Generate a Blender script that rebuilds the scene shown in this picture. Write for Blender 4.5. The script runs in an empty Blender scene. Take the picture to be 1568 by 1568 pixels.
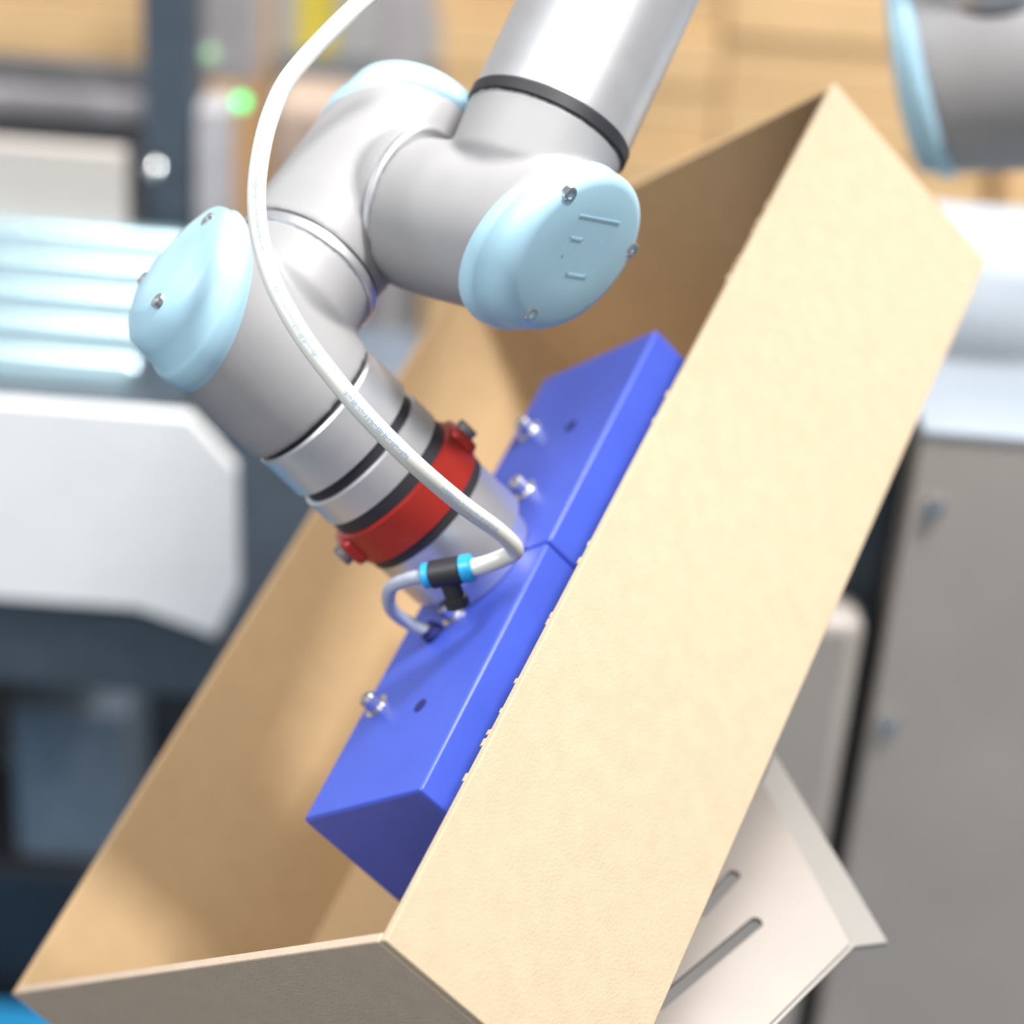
import bpy, bmesh, math, random
from mathutils import Vector, Matrix, Quaternion
random.seed(4)
sc=bpy.context.scene
V=Vector
# ---------------------------------------------------------------- materials
def mat(name,col,rough=.5,metal=0.,var=.06,scale=40.,bump=0.,bscale=300.,spec=.5,coat=0.,emis=None,stretch=None,sss=0.):
    m=bpy.data.materials.new(name); m.use_nodes=True
    nt=m.node_tree; b=nt.nodes['Principled BSDF']
    b.inputs['Roughness'].default_value=rough; b.inputs['Metallic'].default_value=metal
    b.inputs['Specular IOR Level'].default_value=spec
    b.inputs['Coat Weight'].default_value=coat
    tc=nt.nodes.new('ShaderNodeTexCoord'); src=tc.outputs['Object']
    if stretch:
        mp=nt.nodes.new('ShaderNodeMapping'); mp.inputs['Scale'].default_value=stretch
        nt.links.new(src,mp.inputs['Vector']); src=mp.outputs['Vector']
    n=nt.nodes.new('ShaderNodeTexNoise'); n.inputs['Scale'].default_value=scale; n.inputs['Detail'].default_value=4
    nt.links.new(src,n.inputs['Vector'])
    r=nt.nodes.new('ShaderNodeValToRGB'); r.color_ramp.elements[0].position=.3; r.color_ramp.elements[1].position=.7
    c=list(col)
    r.color_ramp.elements[0].color=[max(0,x*(1-var)) for x in c]+[1]
    r.color_ramp.elements[1].color=[min(1,x*(1+var)) for x in c]+[1]
    nt.links.new(n.outputs['Fac'],r.inputs['Fac']); nt.links.new(r.outputs['Color'],b.inputs['Base Color'])
    if bump>0:
        n2=nt.nodes.new('ShaderNodeTexNoise'); n2.inputs['Scale'].default_value=bscale; n2.inputs['Detail'].default_value=3
        nt.links.new(src,n2.inputs['Vector'])
        bp=nt.nodes.new('ShaderNodeBump'); bp.inputs['Strength'].default_value=bump; bp.inputs['Distance'].default_value=.001
        nt.links.new(n2.outputs['Fac'],bp.inputs['Height']); nt.links.new(bp.outputs['Normal'],b.inputs['Normal'])
    if emis:
        b.inputs['Emission Color'].default_value=list(emis[0])+[1]; b.inputs['Emission Strength'].default_value=emis[1]
    if sss: b.inputs['Subsurface Weight'].default_value=sss; b.inputs['Subsurface Radius'].default_value=(.004,.004,.006)
    return m
M=dict(
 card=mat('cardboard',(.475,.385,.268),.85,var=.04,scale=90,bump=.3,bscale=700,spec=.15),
 cardend_bounce=mat('cardboard_end_bounce',(.52,.41,.32),.85,var=.04,scale=90,bump=.3,bscale=700,spec=.15),  # same cardboard as card; warm bounce light put into the colour
 cardin_shade=mat('cardboard_inside_shade',(.47,.325,.18),.85,var=.03,scale=60,bump=.2,bscale=700,spec=.15),  # inside liner, base deepened so the shade in the carton turns browner
 cardedge=mat('cardboard_edge',(.50,.40,.28),.9,var=.12,scale=400,spec=.1),
 grey=mat('cast_grey',(.29,.285,.29),.5,metal=.0,var=.03,bump=.06,bscale=900),
 lid=mat('lid_light_blue',(.37,.58,.70),.4,var=.02,spec=.4),
 alu=mat('brushed_aluminium',(.70,.70,.72),.38,metal=.85,var=.04,scale=60),
 chrome=mat('chrome',(.75,.75,.77),.2,metal=1,var=.02),
 black=mat('black_rubber',(.02,.02,.025),.5),
 red=mat('red_anodised',(.36,.022,.015),.35,metal=.3,var=.08),
 blue=mat('blue_foam_plastic',(.05,.09,.50),.42,var=.07,scale=18,bump=.08,bscale=500),
 bluedk=mat('blue_hole',(.01,.015,.12),.7),
 hose=mat('hose_white',(.66,.665,.62),.3,var=.03,coat=.3),
 hosegrey=mat('hose_grey',(.38,.42,.50),.3,var=.03,coat=.3),
 cyan=mat('cyan_collet',(.02,.34,.68),.35),
 ink=mat('hose_print',(.12,.28,.55),.6),
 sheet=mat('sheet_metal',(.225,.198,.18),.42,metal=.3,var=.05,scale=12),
 sheet_lit=mat('sheet_metal_lit',(.34,.32,.30),.38,metal=.3,var=.05,scale=12),  # same metal as sheet; lighter copy paints the brighter-lit bend and lip
 cab=mat('cabinet_metal',(.56,.505,.465),.5,metal=.1,var=.05,scale=8),
 white=mat('white_paint',(.90,.91,.93),.4,var=.02),
 cabtop=mat('pale_blue_paint',(.42,.48,.55),.4,var=.03),
 slate=mat('slate_frame',(.055,.075,.10),.5,var=.1),
 slate2=mat('slate_mid',(.16,.20,.25),.5,var=.1),
 dark=mat('dark_steel',(.02,.022,.028),.5),
 roller=mat('roller_zinc',(.42,.57,.64),.22,metal=.6,var=.03),
 machine=mat('machine_grey',(.13,.13,.135),.5,var=.1),
 postg=mat('post_grey',(.42,.40,.42),.5,var=.1),
 carton=mat('carton_tan',(.74,.50,.26),.8,var=.08,scale=6),
 carton2=mat('carton_brown',(.45,.30,.16),.8,var=.08,scale=6),
 yellow=mat('yellow_paint',(.62,.50,.07),.5),
 skinny=mat('beige_plastic',(.50,.38,.31),.6),
 green=mat('green_lamp',(.0,.5,.2),.4,emis=((.02,1,.25),3)),
 green2=mat('green_lamp_dim',(.3,.5,.3),.4,emis=((.5,.8,.45),.4)),
 bluebin=mat('blue_crate',(.03,.35,.72),.5),
 floor=mat('floor_epoxy',(.10,.14,.17),.35,var=.12,scale=3),
 wall=mat('wall_plaster',(.6,.6,.6),.8,var=.03,scale=3),
)
# ---------------------------------------------------------------- mesh helpers
def empty(name):
    e=bpy.data.objects.new(name,None); e.empty_display_size=.05; sc.collection.objects.link(e); return e
def obj(name,verts,faces,m,parent=None,smooth=False,bevel=0.,angle=None):
    me=bpy.data.meshes.new(name); me.from_pydata([tuple(v) for v in verts],[],faces); me.update()
    bm=bmesh.new(); bm.from_mesh(me); bmesh.ops.recalc_face_normals(bm,faces=bm.faces); bm.to_mesh(me); bm.free()
    o=bpy.data.objects.new(name,me); sc.collection.objects.link(o)
    me.materials.append(M[m])
    if smooth: 
        for p in me.polygons: p.use_smooth=True
        if angle: me.set_sharp_from_angle(angle=math.radians(angle))
    if bevel>0:
        b=o.modifiers.new('b','BEVEL'); b.width=bevel; b.segments=3; b.limit_method='ANGLE'; b.harden_normals=False
        for p in me.polygons: p.use_smooth=True
        b.use_clamp_overlap=True
        me.set_sharp_from_angle(angle=math.radians(35))
    if parent: o.parent=parent
    return o
def perps(a):
    a=a.normalized(); t=V((0,0,1)) if abs(a.z)<.9 else V((1,0,0))
    u=a.cross(t).normalized(); return u,a.cross(u).normalized()
def rev_geo(o,a,prof,seg=64,tilts=None,side=None):
    a=a.normalized(); u,v=perps(a); vs=[];fs=[]
    for i,(z,r) in enumerate(prof):
        k=tilts[i] if tilts else 0
        for j in range(seg):
            t=2*math.pi*j/seg; rho=(u*math.cos(t)+v*math.sin(t))*r
            zz=z+(k*side.dot(rho) if k else 0)
            vs.append(o+a*zz+rho)
    n=len(prof)
    for i in range(n-1):
        for j in range(seg):
            j2=(j+1)%seg; fs.append((i*seg+j,i*seg+j2,(i+1)*seg+j2,(i+1)*seg+j))
    fs.append(tuple(range(seg))); fs.append(tuple((n-1)*seg+j for j in range(seg)))
    return vs,fs
def rev(name,o,a,prof,m,parent=None,seg=64,angle=30):
    vs,fs=rev_geo(o,a,prof,seg); return obj(name,vs,fs,m,parent,True,angle=angle)
def joingeo(L_):
    vs=[];fs=[]
    for v,f in L_:
        k=len(vs); vs+=list(v); fs+=[tuple(i+k for i in q) for q in f]
    return vs,fs
def boxgeo(o,ax,lo,hi):
    vs=[o+ax[0]*x+ax[1]*y+ax[2]*z for x in (lo[0],hi[0]) for y in (lo[1],hi[1]) for z in (lo[2],hi[2])]
    return vs,[(0,1,3,2),(4,6,7,5),(0,4,5,1),(2,3,7,6),(0,2,6,4),(1,5,7,3)]
WAX=(V((1,0,0)),V((0,1,0)),V((0,0,1))); O0=V((0,0,0))
def wbox(name,lo,hi,m,parent=None,bevel=.003):
    vs,fs=boxgeo(O0,WAX,lo,hi); return obj(name,vs,fs,m,parent,bevel=bevel)
def catmull(pts,n=10):
    P=[pts[0]*2-pts[1]]+pts+[pts[-1]*2-pts[-2]]; out=[]
    for i in range(1,len(P)-2):
        for k in range(n):
            t=k/n; a,b,c,d=P[i-1:i+3]
            out.append(.5*((2*b)+(c-a)*t+(2*a-5*b+4*c-d)*t*t+(3*b-a-3*c+d)*t**3))
    out.append(pts[-1]); return out
def sweep(name,pts,r,m,parent=None,seg=20,n=10):
    c=catmull(pts,n); vs=[];fs=[]; u=None; fr=[]
    for i,p in enumerate(c):
        t=(c[min(i+1,len(c)-1)]-c[max(i-1,0)]).normalized()
        if u is None: u,_=perps(t)
        u=(u-t*u.dot(t)).normalized(); v=t.cross(u); fr.append((p,t))
        for j in range(seg):
            q=2*math.pi*j/seg; vs.append(p+(u*math.cos(q)+v*math.sin(q))*r)
    for i in range(len(c)-1):
        for j in range(seg):
            j2=(j+1)%seg; fs.append((i*seg+j,i*seg+j2,(i+1)*seg+j2,(i+1)*seg+j))
    fs.append(tuple(range(seg))); fs.append(tuple((len(c)-1)*seg+j for j in range(seg)))
    obj(name,vs,fs,m,parent,True,angle=60); return fr
# ---------------------------------------------------------------- carton frame (l along length, w across, h into depth)
C=V((-.0402,.7712,1.0857)); L=V((.3461,.8594,.3763)).normalized()
H=V((.7147,.0183,-.6992)).normalized(); W=H.cross(L).normalized()
if W.dot(V((-.6078,.5109,-.6079)))<0: W=-W
H=(H-L*H.dot(L)).normalized()
AX=(L,W,H)
def LP(l,w,h): return C+L*l+W*w+H*h
def LD(l,w,h): return (L*l+W*w+H*h).normalized()
# ---------------------------------------------------------------- cardboard box
T=.005; BL,BW,BH=.598,.349,.149
box=empty('cardboard_box')
def lbox(name,lo,hi,m,parent,bevel=0): 
    vs,fs=boxgeo(C,AX,lo,hi); return obj(name,vs,fs,m,parent,bevel=bevel)
lbox('side_panel_front',(0,0,0),(BL,T,BH),'card',box,.0008)
lbox('side_panel_back',(0,BW-T,0),(BL,BW,BH),'cardin_shade',box,.0008)
lbox('end_panel_near',(0,T+.0006,0.0),(T,BW-T,BH),'cardend_bounce',box,.0008)
lbox('end_panel_far',(BL-T,T,0),(BL,BW-T,BH),'cardin_shade',box,.0008)
lbox('bottom_panel',(T,T,BH-T),(BL-T,BW-T,BH),'cardin_shade',box,.0006)
g=[]
for l0 in (.4925,.478,.441,.432,.342,.225,.148,.117,.111,.0905):
    s=random.uniform(.0012,.0024)
    g.append(boxgeo(C,AX,(l0-s,T-.001,-.0003),(l0+s,T+random.uniform(.0006,.0012),.002)))
for i in range(8):
    l0=random.uniform(.05,.5); s=random.uniform(.0008,.002)
    g.append(boxgeo(C,AX,(l0-s,T-.001,-.0002),(l0+s,T+random.uniform(.0001,.0004),.0015)))
vs,fs=joingeo(g); obj('torn_rim',vs,fs,'card',box)
# ---------------------------------------------------------------- vacuum gripper
gr=empty('vacuum_gripper')
th=math.radians(2.0)
gc=LP(.2535,.1,.004); gl=(L*math.cos(th)+W*math.sin(th)).normalized(); gw=(W*math.cos(th)-L*math.sin(th)).normalized()
GA=(gl,gw,H)
def gbox(name,lo,hi,m,bevel=.002): vs,fs=boxgeo(gc,GA,lo,hi); return obj(name,vs,fs,m,gr,bevel=bevel)
gbox('foam_block_near',(-.162,-.048,0),(-.0005,.048,.095),'blue',.002)
gbox('foam_block_far',(.0005,-.048,0),(.162,.048,.095),'blue',.002)
gbox('foam_core',(-.15,-.044,.004),(.15,.044,.09),'blue',.002)
def on(l,w,h): return LP(l,w,h)
for i,(l,w) in enumerate([(.161,.131),(.217,.104),(.306,.102),(.363,.134)]):
    rev('screw_%d'%i,on(l,w,.006),-H,[(0,.0075),(.003,.0075),(.003,.0048),(.010,.0048),(.0115,.0038),(.0115,.002),(.009,.002)],'chrome',gr,32)
for i,(l,w,r) in enumerate([(.353,.0925,.004),(.1535,.0886,.004),(.2728,.0877,.006),(.285,.115,.004)]):
    rev('hole_%d'%i,on(l,w,.0045),-H,[(0,r),(.0009,r)],'bluedk',gr,24)
rev('hose_port_nut',on(.2065,.114,.006),-H,[(0,.006),(.005,.006),(.006,.005),(.008,.005)],'bluedk',gr,24)
# ---------------------------------------------------------------- robot arm
arm=empty('robot_arm')
J3=LP(.2519,.1038,-.169)
a3=H; a2=LD(.991,-.136,0); J2=J3+a2*.110-LD(-.157,-.859,.488)*.003
a1=LD(-.157,-.859,.488); fo=LD(.922,-.303,-.236); fo=(fo-a1*fo.dot(a1)).normalized()
J1=J2+a1*.094-fo*.0045
TL=math.tan(math.radians(24))
def body(name,parts,m='grey',vox=.0015,it=10,parent=arm):
    vs,fs=joingeo(parts); o=obj(name,vs,fs,m,parent)
    r=o.modifiers.new('r','REMESH'); r.mode='VOXEL'; r.voxel_size=vox; r.use_smooth_shade=True
    s=o.modifiers.new('s','SMOOTH'); s.factor=.5; s.iterations=it
    return o
def lid(name,o,a,side,z0,r,parent=arm,hz=.024,flat=.80,k=TL,kf=.12,ph=60):
    # wedge shaped joint cover: tilted seam (k), flatter outer face (kf)
    a=a.normalized(); side=(side-a*side.dot(a)).normalized()
    n=(a-side*kf).normalized()
    u=(side-n*side.dot(n)).normalized(); v=n.cross(u)
    lip=.0075/hz
    prof=[(-.1,1.0),(0,1.03),(lip*.25,1.05),(lip*.8,1.055),(lip,1.04),(lip*1.12,1.015),(.6,1.0),(.76,.975),(.88,(flat+.975)/2+.03),(.96,flat+.03),(1.,flat-.03),(1.012,flat*.5),(1.014,.02)]
    pu,pv=perps(a); seg=72; vs=[];fs=[]
    for (f,s) in prof:
        for j in range(seg):
            t=2*math.pi*j/seg; rho=(pu*math.cos(t)+pv*math.sin(t))*r*s
            d=side.dot(rho)
            vs.append(o+rho+a*(z0+k*d+f*(hz+(kf-k)*d)))
    N=len(prof)
    for i in range(N-1):
        for j in range(seg):
            j2=(j+1)%seg; fs.append((i*seg+j,i*seg+j2,(i+1)*seg+j2,(i+1)*seg+j))
    fs.append(tuple(range(seg))); fs.append(tuple((N-1)*seg+j for j in range(seg)))
    obj(name,vs,fs,'lid',parent,True,angle=50)
    fc=o+a*(z0+hz)
    for q in range(3):
        t=math.radians(ph)+2*math.pi*q/3
        p=fc+(u*math.cos(t)+v*math.sin(t))*r*(flat+.03)-n*.003
        rev(name+'_screw_%d'%q,p,n,[(0,.0040),(.003,.0040),(.0035,.0034),(.0035,.0022),(.0015,.0022)],'chrome',parent,20)
    return fc+a*hz*.014,n
R=.0405
def neck(J,s,l,r0=.97,r1=.97): return rev_geo(J,s,[(0,R*.55),(.012,R*.8),(.028,R*r0),(l,R*r1)],64)
# wrist 3 (tool side)
sd=a2
body('wrist_housing_tool',[rev_geo(J3,-a3,[(-.042,R*.985),(-.03,R),(0,R),(.031,R)],64,[0,0,0,TL],sd),neck(J3,a2,.051)])
lid('wrist_lid_tool',J3,-a3,sd,.031,R,hz=.027,flat=.70,kf=.10,ph=90)
rev('seam_ring_tool',J3+a2*.050,a2,[(0,R*.97),(.001,R*1.0),(.005,R*1.0),(.006,R*.97)],'alu',arm)
rev('seam_groove_tool',J3+a2*.0555,a2,[(0,R*.955),(.0025,R*.955)],'black',arm)
# wrist 2
body('wrist_housing_middle',[rev_geo(J2,a2,[(-.0525,R*.97),(-.03,R),(0,R),(.040,R)],64,[0,0,0,TL],a1),neck(J2,a1,.036)])
lid('wrist_lid_middle',J2,a2,a1,.040,R*.98,hz=.026,flat=.70,kf=.12)
rev('seam_ring_middle',J2+a1*.0355,a1,[(0,R*.97),(.001,R*1.0),(.004,R*1.0),(.005,R*.97)],'alu',arm)
# wrist 1
body('wrist_housing_forearm',[rev_geo(J1,a1,[(-.0535,R*.97),(-.03,R),(0,R*1.01),(.026,R*1.03)],64,[0,0,0,TL],fo),neck(J1,fo,.058,1.,1.04)])
fc,fn=lid('wrist_lid_forearm',J1-fo*.0025,a1,fo,.026,R*1.05,hz=.024,flat=.85,kf=.36,ph=65)
# faint raised emblem on the lid face
eu=(fo-fn*fo.dot(fn)).normalized(); ev=fn.cross(eu)
er=math.radians(25); eu,ev=eu*math.cos(er)+ev*math.sin(er),ev*math.cos(er)-eu*math.sin(er)
EA=(ev,eu,fn); g=[]
for (x0,x1,y0,y1) in ((-.018,.012,.019,.0199),(-.012,-.0108,-.012,.008),(-.012,.003,-.012,-.0108),(.0018,.003,-.012,.008),(.0018,.012,.0068,.008),(.0108,.012,-.002,.008)):
    g.append(boxgeo(fc,EA,(x0,y0,-.0006),(x1,y1,.0003)))
vs,fs=joingeo(g); obj('lid_emblem',vs,fs,'lid',arm)
rev('forearm_seal',J1+fo*.0575,fo,[(0,.0425),(.0005,.0435),(.006,.0435),(.0065,.042)],'black',arm)
rev('forearm_tube',J1+fo*.0638,fo,[(0,.0415),(.001,.0425),(.45,.0425)],'alu',arm)
# tool flange stack towards gripper (t measured from block face)
T0=LP(.2519,.1038,.004)
def st(name,prof,m): return rev(name,T0,-a3,prof,m,arm)
st('flange_gap',[(.12,.036),(.134,.036)],'black')
st('tool_flange',[(.101,.0375),(.102,.039),(.127,.039),(.1285,.038)],'alu')
st('flange_groove',[(.093,.036),(.1015,.036)],'black')
st('changer_plate',[(.078,.037),(.079,.0385),(.094,.0385),(.095,.037)],'alu')
st('changer_groove',[(.066,.0378),(.079,.0378)],'black')
st('red_locking_ring',[(.049,.038),(.050,.0400),(.070,.0400),(.071,.038)],'red')
st('lower_groove',[(.044,.0385),(.053,.0385)],'black')
st('adapter_body',[(.0005,.032),(.012,.034),(.014,.038),(.044,.038),(.0445,.0365)],'alu')
lug=(-L*.8+W*.6).normalized(); lt=a3.cross(lug).normalized()
for s,nm in ((1,'a'),(-1,'b')):
    d=lug*s
    o_=T0-a3*.060
    vs,fs=boxgeo(o_,(d,lt,a3),(.034,-.012,-.008),(.0435,.012,.008)); obj('clamp_lug_'+nm,vs,fs,'red',arm,bevel=.003)
    rev('clamp_screw_'+nm,o_+d*.043,d,[(0,.0058),(.004,.0058),(.005,.005),(.005,.003),(.002,.003)],'machine',arm,24)
# ---------------------------------------------------------------- hoses
hz=empty('pneumatic_hose')
hp=[(.42,-.012,-.235),(.3853,.0012,-.2488),(.3237,.0098,-.2555),(.295,.0155,-.2515),(.266,.0177,-.2399),(.2421,.0151,-.2264),(.2238,.0128,-.2082),(.2083,.0064,-.186),(.1991,.0015,-.1624),(.1938,-.0013,-.1355),(.1953,.0015,-.1031),(.2044,.0112,-.0686),(.2155,.0214,-.038),(.2205,.0295,-.0215),(.2181,.0374,-.0205),(.2121,.0468,-.0242),(.2091,.0549,-.0278)]
fr=sweep('hose_white',[LP(*p) for p in hp],.0045,'hose',hz)
# printed marking along the hose
up0=V((0,-.866,.5)); g=[]
for i in range(42,118):
    if (i//7)%3==2: continue
    p,t=fr[i]; q,_=fr[i+1]
    n0=(up0-t*up0.dot(t)).normalized(); b0=t.cross(n0)
    for k in range(3):
        c0=p.lerp(q,k/3+.1); hgt=random.choice((.0005,.0008,.001))
        g.append(boxgeo(c0+n0*.0045,(t,b0,n0),(0,-hgt,-.0004),(.0004,hgt*random.choice((.2,1)),.00005)))
vs,fs=joingeo(g); obj('hose_printing',vs,fs,'ink',hz)
sp=[(.2009,.0724,-.0371),(.199,.0818,-.0397),(.1973,.0962,-.039),(.1977,.1102,-.0272),(.2034,.118,-.0108),(.2065,.114,.003)]
sweep('hose_grey',[LP(*p) for p in sp],.0036,'hosegrey',hz)
c1=LP(.2095,.0535,-.0273); c2=LP(.2009,.0724,-.0371); cd=(c2-c1).normalized(); cl=(c2-c1).length
rev('push_fitting_body',c1,cd,[(.003,.0060),(.004,.0072),(cl-.004,.0072),(cl-.003,.006)],'black',hz,32)
rev('push_fitting_foot',(c1+c2)*.5,(LD(-.35,.3,1)),[(0,.005),(.014,.005),(.0145,.0062),(.019,.0062)],'black',hz,32)
rev('collet_in',c1,cd,[(-.003,.0055),(-.002,.0072),(.003,.0072),(.0035,.006)],'cyan',hz,32)
rev('collet_out',c1,cd,[(cl-.004,.006),(cl-.003,.0065),(cl,.0065),(cl+.001,.005)],'cyan',hz,32)
# ---------------------------------------------------------------- cradle bracket under the box
cr=empty('box_cradle_bracket')
B1=V((.1578,1.0644,.9937));B2=V((.2164,.9507,.9569));B3=V((.1926,.9331,.9664));B4=V((.1495,1.0387,.9892));B5=V((.1326,.857,.9545));B6=B4+B5-B3
def plate(name,pts,m,parent,t=.003,bevel=.0006):
    n=(pts[1]-pts[0]).cross(pts[2]-pts[0]).normalized()
    k=len(pts); vs=list(pts)+[p-n*t for p in pts]
    fs=[tuple(range(k)),tuple(range(k,2*k))]+[(i,(i+1)%k,k+(i+1)%k,k+i) for i in range(k)]
    return obj(name,vs,fs,m,parent,bevel=bevel)
s_=B3-B4; t_=B6-B4; nn=s_.cross(t_).normalized()
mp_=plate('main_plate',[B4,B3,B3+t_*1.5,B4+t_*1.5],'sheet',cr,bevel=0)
def PS(s,t): return B4+s_*s+t_*t
for i,(p0,p1) in enumerate(((PS(.571,.513),PS(.532,1.335)),(PS(.299,.502),PS(.325,.817)))):
    d=(p1-p0).normalized(); e=d.cross(nn).normalized(); rs=.0036; ring=[]
    for k in range(9):
        a=math.pi*k/8; ring.append(p0+(-d*math.sin(a)+e*math.cos(a))*rs)
    for k in range(9):
        a=math.pi*k/8; ring.append(p1+(d*math.sin(a)-e*math.cos(a))*rs)
    K=len(ring); vs=[q+nn*.01 for q in ring]+[q-nn*.01 for q in ring]
    fs=[tuple(range(K)),tuple(range(K,2*K))]+[(j,(j+1)%K,K+(j+1)%K,K+j) for j in range(K)]
    cut=obj('slot_cutter_%d'%i,vs,fs,'sheet',cr)
    bo=mp_.modifiers.new('slot','BOOLEAN'); bo.object=cut; bo.operation='DIFFERENCE'; bo.solver='EXACT'
bpy.context.view_layer.update()
dg=bpy.context.evaluated_depsgraph_get(); me2=bpy.data.meshes.new_from_object(mp_.evaluated_get(dg))
mp_.modifiers.clear(); mp_.data=me2
for o in [o for o in bpy.data.objects if o.name.startswith('slot_cutter')]: bpy.data.objects.remove(o,do_unlink=True)
plate('flange',[B4,B3,B2,B1],'sheet_lit',cr)
plate('edge_lip',[B3,B3+t_*1.5,B3+t_*1.5-nn*.006+s_.normalized()*.002,B3-nn*.006+s_.normalized()*.002],'sheet_lit',cr,t=.0015,bevel=0)
wbox('support_leg',(.02,.93,.0),(.06,.97,.955),'slate',cr)
# ---------------------------------------------------------------- machine cabinet at right
cab=empty('machine_cabinet')
wbox('front_panel',(.285,1.45,.0),(1.2,1.47,1.000),'cab',cab,.004)
wbox('top_cover',(.284,1.448,1.0),(1.2,1.88,1.008),'cabtop',cab,.003)
wbox('side_carcass',(.287,1.47,.0),(1.2,1.88,1.0),'cab',cab)
wbox('inner_frame',(.12,1.50,0),(.2845,1.80,.99),'slate',cab)
wbox('cover_small',(.14,1.455,.05),(.270,1.50,.838),'cab',cab,.012)
for i,(x,z) in enumerate([(.302,.945),(.2977,.755),(.296,.55)]):
    rev('cabinet_screw_%d'%i,V((x,1.45,z)),V((0,-1,0)),[(0,.008),(.002,.008),(.002,.006),(.006,.005),(.006,.0)],'chrome',cab,24)
# ---------------------------------------------------------------- second robot joint, top right
arm2=empty('robot_arm')
Q=V((.325,1.58,1.243)); q1=V((-.88,.1,-.14)).normalized(); qs=V((.1,-.25,.97)).normalized()
qs=(qs-q1*qs.dot(q1)).normalized()
R2=.084
body('elbow_housing',[rev_geo(Q,q1,[(-.09,R2*.95),(0,R2),(.055,R2)],64,[0,0,TL*.5],qs),rev_geo(Q+q1*.015,qs,[(0,R2*.6),(.03,R2*.7),(.062,R2*.68)],64)],parent=arm2,vox=.003)
lid('elbow_lid',Q,q1,qs,.055,R2,parent=arm2,hz=.024,flat=.7,k=TL*.5,kf=.15)
rev('seal',Q+q1*.015+qs*.060,qs,[(0,.056),(.006,.057)],'black',arm2)
rev('tube',Q+q1*.015+qs*.066,qs,[(0,.055),(.5,.055)],'alu',arm2)
rev('upper_arm_link',Q-q1*.09,-q1,[(0,.074),(.4,.074)],'grey',arm2)
# ---------------------------------------------------------------- conveyor left
cv=empty('roller_conveyor')
g=[]
for i in range(6):
    y=1.722+i*.066
    g.append(rev_geo(V((-1.2,y,.828)),V((1,0,0)),[(0,.019),(.86,.019),(.865,.017)],32))
vs,fs=joingeo(g); obj('rollers',vs,fs,'roller',cv,True,angle=40)
prof=[(-1.2,.855),(-.269,.856),(-.231,.811),(-.227,.696),(-.247,.645),(-.314,.667),(-1.2,.661)]
plate('side_plate',[V((x,1.66,z)) for x,z in prof],'white',cv,t=-.012)
wbox('side_rail_dark',(-1.2,1.672,.83),(-.30,1.69,.862),'slate',cv)
wbox('frame_beam',(-1.2,1.675,.568),(-.245,1.72,.665),'slate',cv)
wbox('conveyor_bed',(-1.2,1.70,.66),(-.30,2.05,.79),'slate',cv)
wbox('back_guard',(-1.2,2.06,.70),(-.395,2.075,.922),'cab',cv)
wbox('leg_front',(-.29,1.69,0),(-.25,1.73,.57),'dark',cv)
eb=empty('equipment_box')
wbox('housing',(-.48,1.86,.22),(-.365,1.99,.41),'slate2',eb,.006)
wbox('plinth',(-.80,1.84,.0),(-.35,2.02,.22),'dark',eb,.004)
wbox('blue_crate',(-.85,1.45,0),(-.425,1.82,.06),'bluebin',None,.006)
# processing machine behind
pm=empty('packing_machine')
wbox('body_low',(-1.4,2.32,0),(-.36,2.36,.905),'machine',pm)
wbox('body_rail',(-1.4,2.30,.86),(-.36,2.32,.885),'postg',pm)
wbox('post_dark',(-.385,2.10,0),(-.335,2.16,1.4),'slate',pm)
wbox('post_light',(-.332,2.09,.70),(-.300,2.14,.96),'postg',pm)
wbox('post_upper',(-.36,2.2,.95),(-.29,2.26,1.4),'postg',pm)
wbox('lower_unit',(-.33,2.09,0),(-.12,2.35,.62),'slate2',pm)
rev('knob',V((-.37,2.085,.90)),V((0,-1,0)),[(0,.008),(.01,.008),(.014,.004)],'chrome',pm,24)
rev('indicator_lamp',V((-.288,2.09,.971)),V((0,-1,0)),[(0,.006),(.004,.006),(.006,.003)],'green',pm,24)
rev('indicator_lamp_dim',V((-.321,2.11,1.009)),V((0,-1,0)),[(0,.007),(.004,.007),(.006,.003)],'green2',pm,24)
wbox('yellow_guard',(-.285,2.5,.88),(-.24,2.54,1.3),'yellow',pm)
wbox('hopper_beige',(-.30,2.40,.70),(-.19,2.5,.86),'skinny',pm,.02)
wbox('post_pale',(-.185,2.45,.4),(-.145,2.5,1.3),'postg',pm)
# ---------------------------------------------------------------- stacks of flat cartons
def stack(x0,x1,y0,y1,z1,dz=.082):
    st_=empty('carton_stack'); z=.12; i=0; ga=[];gb=[]
    wbox('pallet',(x0,y0,0),(x1,y1,.12),'carton2',st_)
    while z<z1:
        xa=x0+random.uniform(0,.02); 
        for (p0,p1) in ((xa,(xa+x1)/2-.002),((xa+x1)/2+.002,x1)):
            (ga if (i%2==0) else gb).append(boxgeo(O0,WAX,(p0,y0+random.uniform(0,.02),z),(p1,y1,z+dz-.004)))
        z+=dz;i+=1
    vs,fs=joingeo(ga); obj('cartons_light',vs,fs,'carton',st_,bevel=.003)
    if gb: vs,fs=joingeo(gb); obj('cartons_tan',vs,fs,'carton',st_,bevel=.003)
    vs,fs=boxgeo(O0,WAX,(x0+.02,y0+.03,.12),(x1-.01,y1-.01,z-.01)); obj('core',vs,fs,'carton',st_)
stack(-.16,.62,3.0,3.5,1.1)
stack(.63,1.5,2.98,3.5,1.1)
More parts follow.
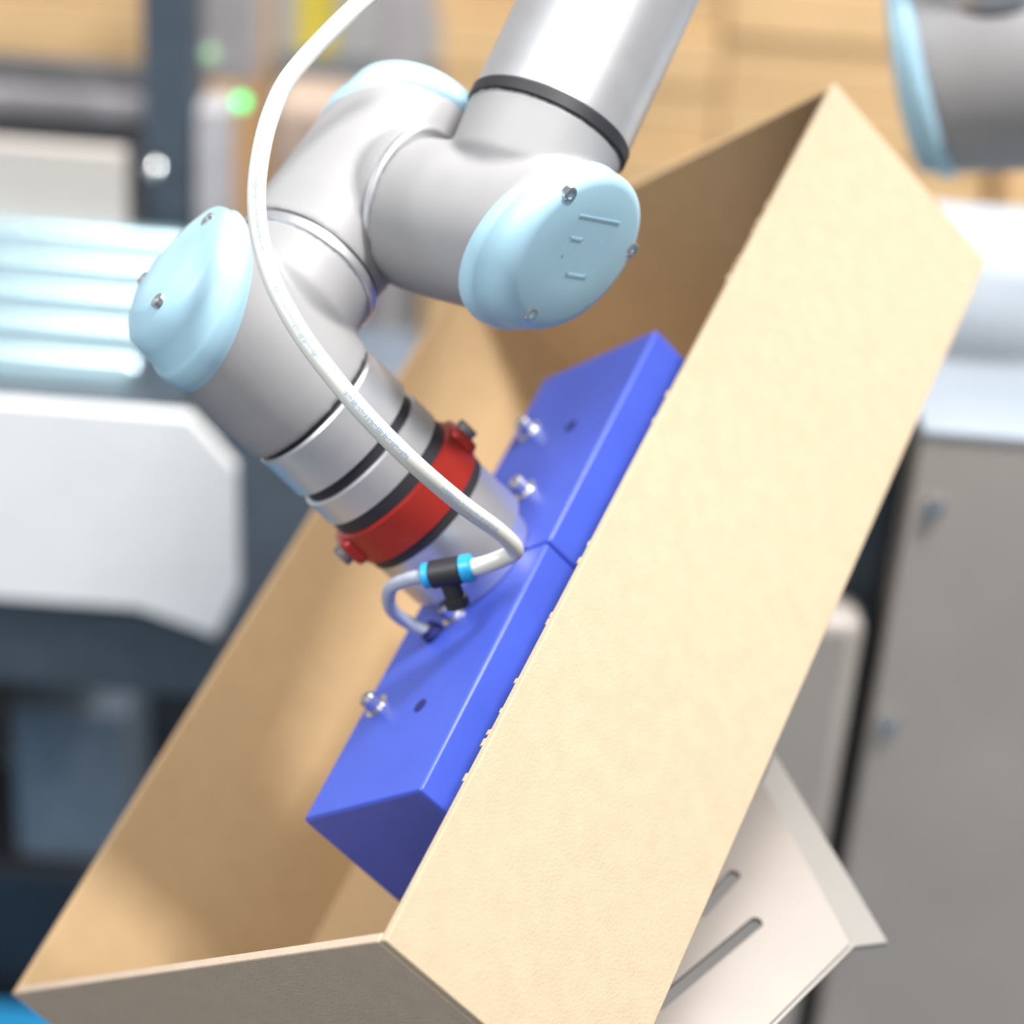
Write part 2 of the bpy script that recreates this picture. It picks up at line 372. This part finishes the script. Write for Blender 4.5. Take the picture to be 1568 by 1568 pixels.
stack(-1.6,-.42,2.95,3.4,.95)
# ---------------------------------------------------------------- room
wbox('floor',(-4,-3,-.1),(4,6,0),'floor',None,0)
wbox('wall_back',(-4,5.0,0),(4,5.1,4.2),'wall',None,0)
wbox('wall_left',(-4.1,-3,0),(-4,5.1,4.2),'wall',None,0)
wbox('wall_right',(4,-3,0),(4.1,5.1,4.2),'wall',None,0)
# ---------------------------------------------------------------- lights
def area(name,loc,tgt,size,en,col=(1,1,1),sy=None):
    l=bpy.data.lights.new(name,'AREA'); l.size=size; l.energy=en; l.color=col
    if sy: l.shape='RECTANGLE'; l.size_y=sy
    o=bpy.data.objects.new(name,l); sc.collection.objects.link(o); o.location=loc
    o.rotation_euler=(V(tgt)-V(loc)).to_track_quat('-Z','Y').to_euler()
area('ceiling_light',(.85,.85,3.4),(0,1,1),.26,86,(1,.99,.97))
area('fill_light_front',(.6,-1.4,3.2),(.2,1.2,1),1.2,16,(1,.99,.97))  # added fill with no visible source, lifts the cabinet front
area('fill_light_left',(-1.8,-.2,3.2),(-.5,1.8,.8),1.2,70,(.95,.98,1))  # unseen added lamp, placed to brighten the conveyor side plate
area('ceiling_light_back',(.6,2.0,3.8),(.2,3,.6),1.6,110,(1,.97,.92))
w=bpy.data.worlds.new('w'); sc.world=w; w.use_nodes=True
w.node_tree.nodes['Background'].inputs[0].default_value=(.97,.97,1,1); w.node_tree.nodes['Background'].inputs[1].default_value=.36
# ---------------------------------------------------------------- camera
cd_=bpy.data.cameras.new('camera'); co=bpy.data.objects.new('camera',cd_); sc.collection.objects.link(co)
rr=V((.9969,.0392,.0679)); dn=V((.0785,-.4985,-.8634)); fw=V((0,.866,-.5))
m=Matrix((rr,-dn,-fw)).transposed().to_4x4(); m.translation=V((0,0,1.75)); co.matrix_world=m
cd_.lens=81.05; cd_.sensor_width=36; cd_.clip_start=.01
cd_.dof.use_dof=True; cd_.dof.focus_distance=1.075; cd_.dof.aperture_fstop=3.2
sc.camera=co
sc.view_settings.view_transform='Standard'
